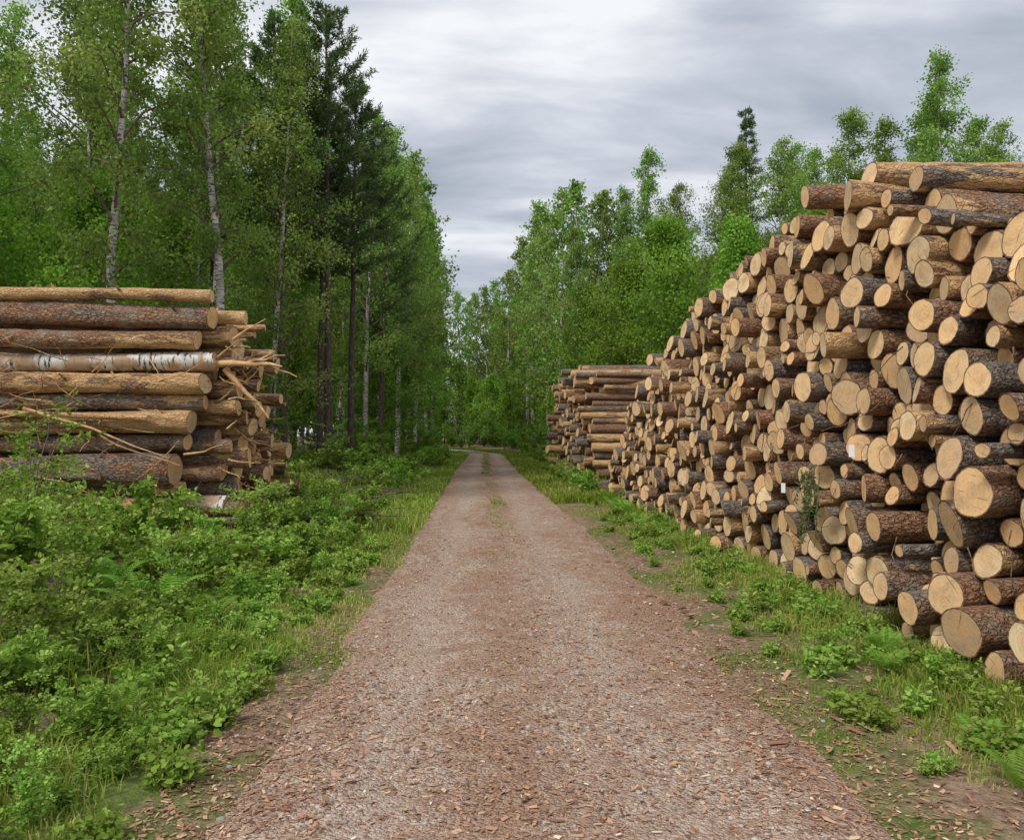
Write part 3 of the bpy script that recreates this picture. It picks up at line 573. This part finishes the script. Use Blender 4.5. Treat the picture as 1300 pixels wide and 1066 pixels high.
for x,y,s in [(3.0,17.5,.9),(3.1,19,1.),(2.95,15.2,.8),(3.15,20.5,1.),(3.05,14,.7),(3.0,16.3,.8),(3.1,6.1,.5),(2.9,5.7,.45),(2.75,4.3,.5),(2.6,3.8,.5),(3.2,7.4,.5),(3.2,9.5,.5),
              (-3.0,7.2,1.),(-3.5,7.6,1.),(-2.7,5.9,.8),(-4.2,8.4,1.),(-2.4,6.4,.6),(-3.2,9.9,1.),(-2.2,4.9,.5),(-5,8,1.1),(-2.5,7.0,.8)]:
    put(frn,'fern',x,y,s)
for i in range(44): put(frn,'fern',random.uniform(-5.5,-2.2),random.uniform(4,16),random.uniform(.45,.9))

# ------------------------------------------------------------ litter
def litter(name,X,Y,zf,l0,l1,tint):
    n=len(X); Z=zf(X,Y)+rng.uniform(.002,.012,n); az=rng.uniform(0,6.28,n); l=rng.uniform(l0,l1,n)*rng.uniform(.4,1,n); w=l*rng.uniform(.15,.55,n)
    d=np.stack([np.cos(az),np.sin(az),rng.normal(0,.15,n)],1)*l[:,None]/2; s=np.stack([-np.sin(az),np.cos(az),rng.normal(0,.25,n)],1)*w[:,None]/2; c=np.stack([X,Y,Z],1)
    j=lambda:1+rng.uniform(-.4,.4,(n,1))
    V=np.stack([c-d*j()-s*j(),c+d*j()-s*j(),c+d*j()+s*j(),c-d*j()+s*j()],1); at=np.zeros((n,3)); at[:,0]=np.clip(rng.normal(tint,.22,n),0,1)
    mb=MB(); mb.add(V,np.arange(4*n).reshape(n,4),0,at); obj(name,mb.mesh(name,[M_ch]))
X,Y=cat(scat(40000,lambda y,u:cx(y)+(u-.5)*3.7,2.6,30,mask=nm(-.15,1.4,50,.35)),scat(9000,lambda y,u:cx(y)+1.1+u*1.7,2.8,20,mask=nm(-.1,2,51)),scat(6000,lambda y,u:cx(y)-1.0-u*.9,2.8,16,mask=nm(-.1,2,52)))
litter('bark_litter',X,Y,lambda x,y:np.maximum(road_z(x,y),ground_z(x,y)),.010,.05,.48)
X,Y=scat(320,lambda y,u:cx(y)+1.3+u*1.5,4,14,mask=nm(0,1.2,53)); litter('bark_pieces',X,Y,lambda x,y:np.maximum(road_z(x,y),ground_z(x,y))+.01,.05,.16,.4)
mb=MB()
for i in range(300):
    if i<170: x=random.uniform(-4.6,-2.2);y=random.uniform(13,26)
    elif i<220: x=random.uniform(2.2,3.4);y=random.uniform(4,14)
    else: x=random.uniform(-3.5,-2);y=random.uniform(4,10)
    a=random.uniform(0,6.28); l=random.uniform(.2,1.0)if i<170 else random.uniform(.08,.35)
    stick(mb,(x,y,float(ground_z(x,y))+random.uniform(.02,.35 if i<170 else .04)),(math.cos(a),math.sin(a),random.uniform(-.1,.25)),l,.016 if i<170 else .007,0,i)
obj('brushwood',mb.mesh('brushwood',[M_tw]))
mb=MB()
for i in range(260):
    if i<22: x=random.uniform(-4.2,-2.4);y=random.uniform(9,22);r=random.uniform(.08,.2)
    else: x=random.uniform(-1.5,2.1);y=random.uniform(3.2,14);r=random.uniform(.008,.022)
    g=np.random.default_rng(i); th=np.arange(8)*math.pi/4; Vv=[]
    for ph,zz in ((.5,-.3),(1,0.1),(.75,.5),(.3,.72)):
        for t in th: q=r*ph*g.uniform(.8,1.2); Vv.append((x+q*math.cos(t),y+q*math.sin(t),float(max(ground_z(x,y),road_z(x,y) if abs(x-.2)<2 else -9))+r*zz))
    F=[(k*8+j,k*8+(j+1)%8,k*8+8+(j+1)%8,k*8+8+j) for k in range(3) for j in range(8)]
    mb.add(Vv,F,0,smooth=True); mb.add(Vv[24:],[tuple(range(8))],0)
obj('stones',mb.mesh('stones',[M_stone]))

# ------------------------------------------------------------ world, sun, camera
w=bpy.data.worlds.new('World'); scene.world=w; w.use_nodes=True; nt=w.node_tree
for n in list(nt.nodes): nt.nodes.remove(n)
k=N(nt)
sky=k.n('ShaderNodeTexSky',sky_type='NISHITA'); sky.sun_disc=False; sky.sun_elevation=math.radians(48); sky.sun_rotation=math.radians(224)
gen=k.tc('Generated'); sp=k.n('ShaderNodeSeparateXYZ'); k.l(gen,sp.inputs[0])
zz=k.math('ADD',k.math('MAXIMUM',sp.outputs[2],0.0),0.22)
cb=k.n('ShaderNodeCombineXYZ'); k.l(k.math('DIVIDE',sp.outputs[0],zz),cb.inputs[0]); k.l(k.math('DIVIDE',sp.outputs[1],zz),cb.inputs[1])
pv=k.map(cb.outputs[0],(0.8,1.7,1),(3.1,1.9,0))
n1=k.noise(pv,1.1,6,0.52,dist=0.4); n2=k.noise(pv,3.0,6,0.55,dist=0.4)
nn=k.math('ADD',k.math('MULTIPLY',n1,0.72),k.math('MULTIPLY',n2,0.28))
cl=k.ramp(nn,[(0.38,(0.27,0.31,0.385)),(0.50,(0.45,0.49,0.565)),(0.61,(0.72,0.75,0.80))])
cl=k.mix(1.0,cl,(10.2,10.0,9.7),'MULTIPLY')
mx=k.mix(0.94,sky.outputs[0],cl)
bg=k.n('ShaderNodeBackground'); bg.inputs[1].default_value=0.13; k.l(mx,bg.inputs[0]); o=k.n('ShaderNodeOutputWorld'); k.l(bg.outputs[0],o.inputs[0])
sl=bpy.data.lights.new('sun','SUN'); sl.energy=2.6; sl.angle=math.radians(16); sl.color=(1,.955,.87)
so=bpy.data.objects.new('sun',sl); COL.objects.link(so); so.rotation_euler=Vector((0.69*.67,0.72*.67,-0.74)).to_track_quat('-Z','Y').to_euler()
cam=bpy.data.cameras.new('camera'); cam.lens=28; cam.sensor_width=36; cam.clip_end=2000; cam.clip_start=.05
co=bpy.data.objects.new('camera',cam); COL.objects.link(co); co.location=(0,0,1.75); co.rotation_euler=(math.radians(91.08),0,math.radians(-1.87)); scene.camera=co
scene.view_settings.view_transform='Standard'; scene.view_settings.look='None'; scene.view_settings.exposure=0
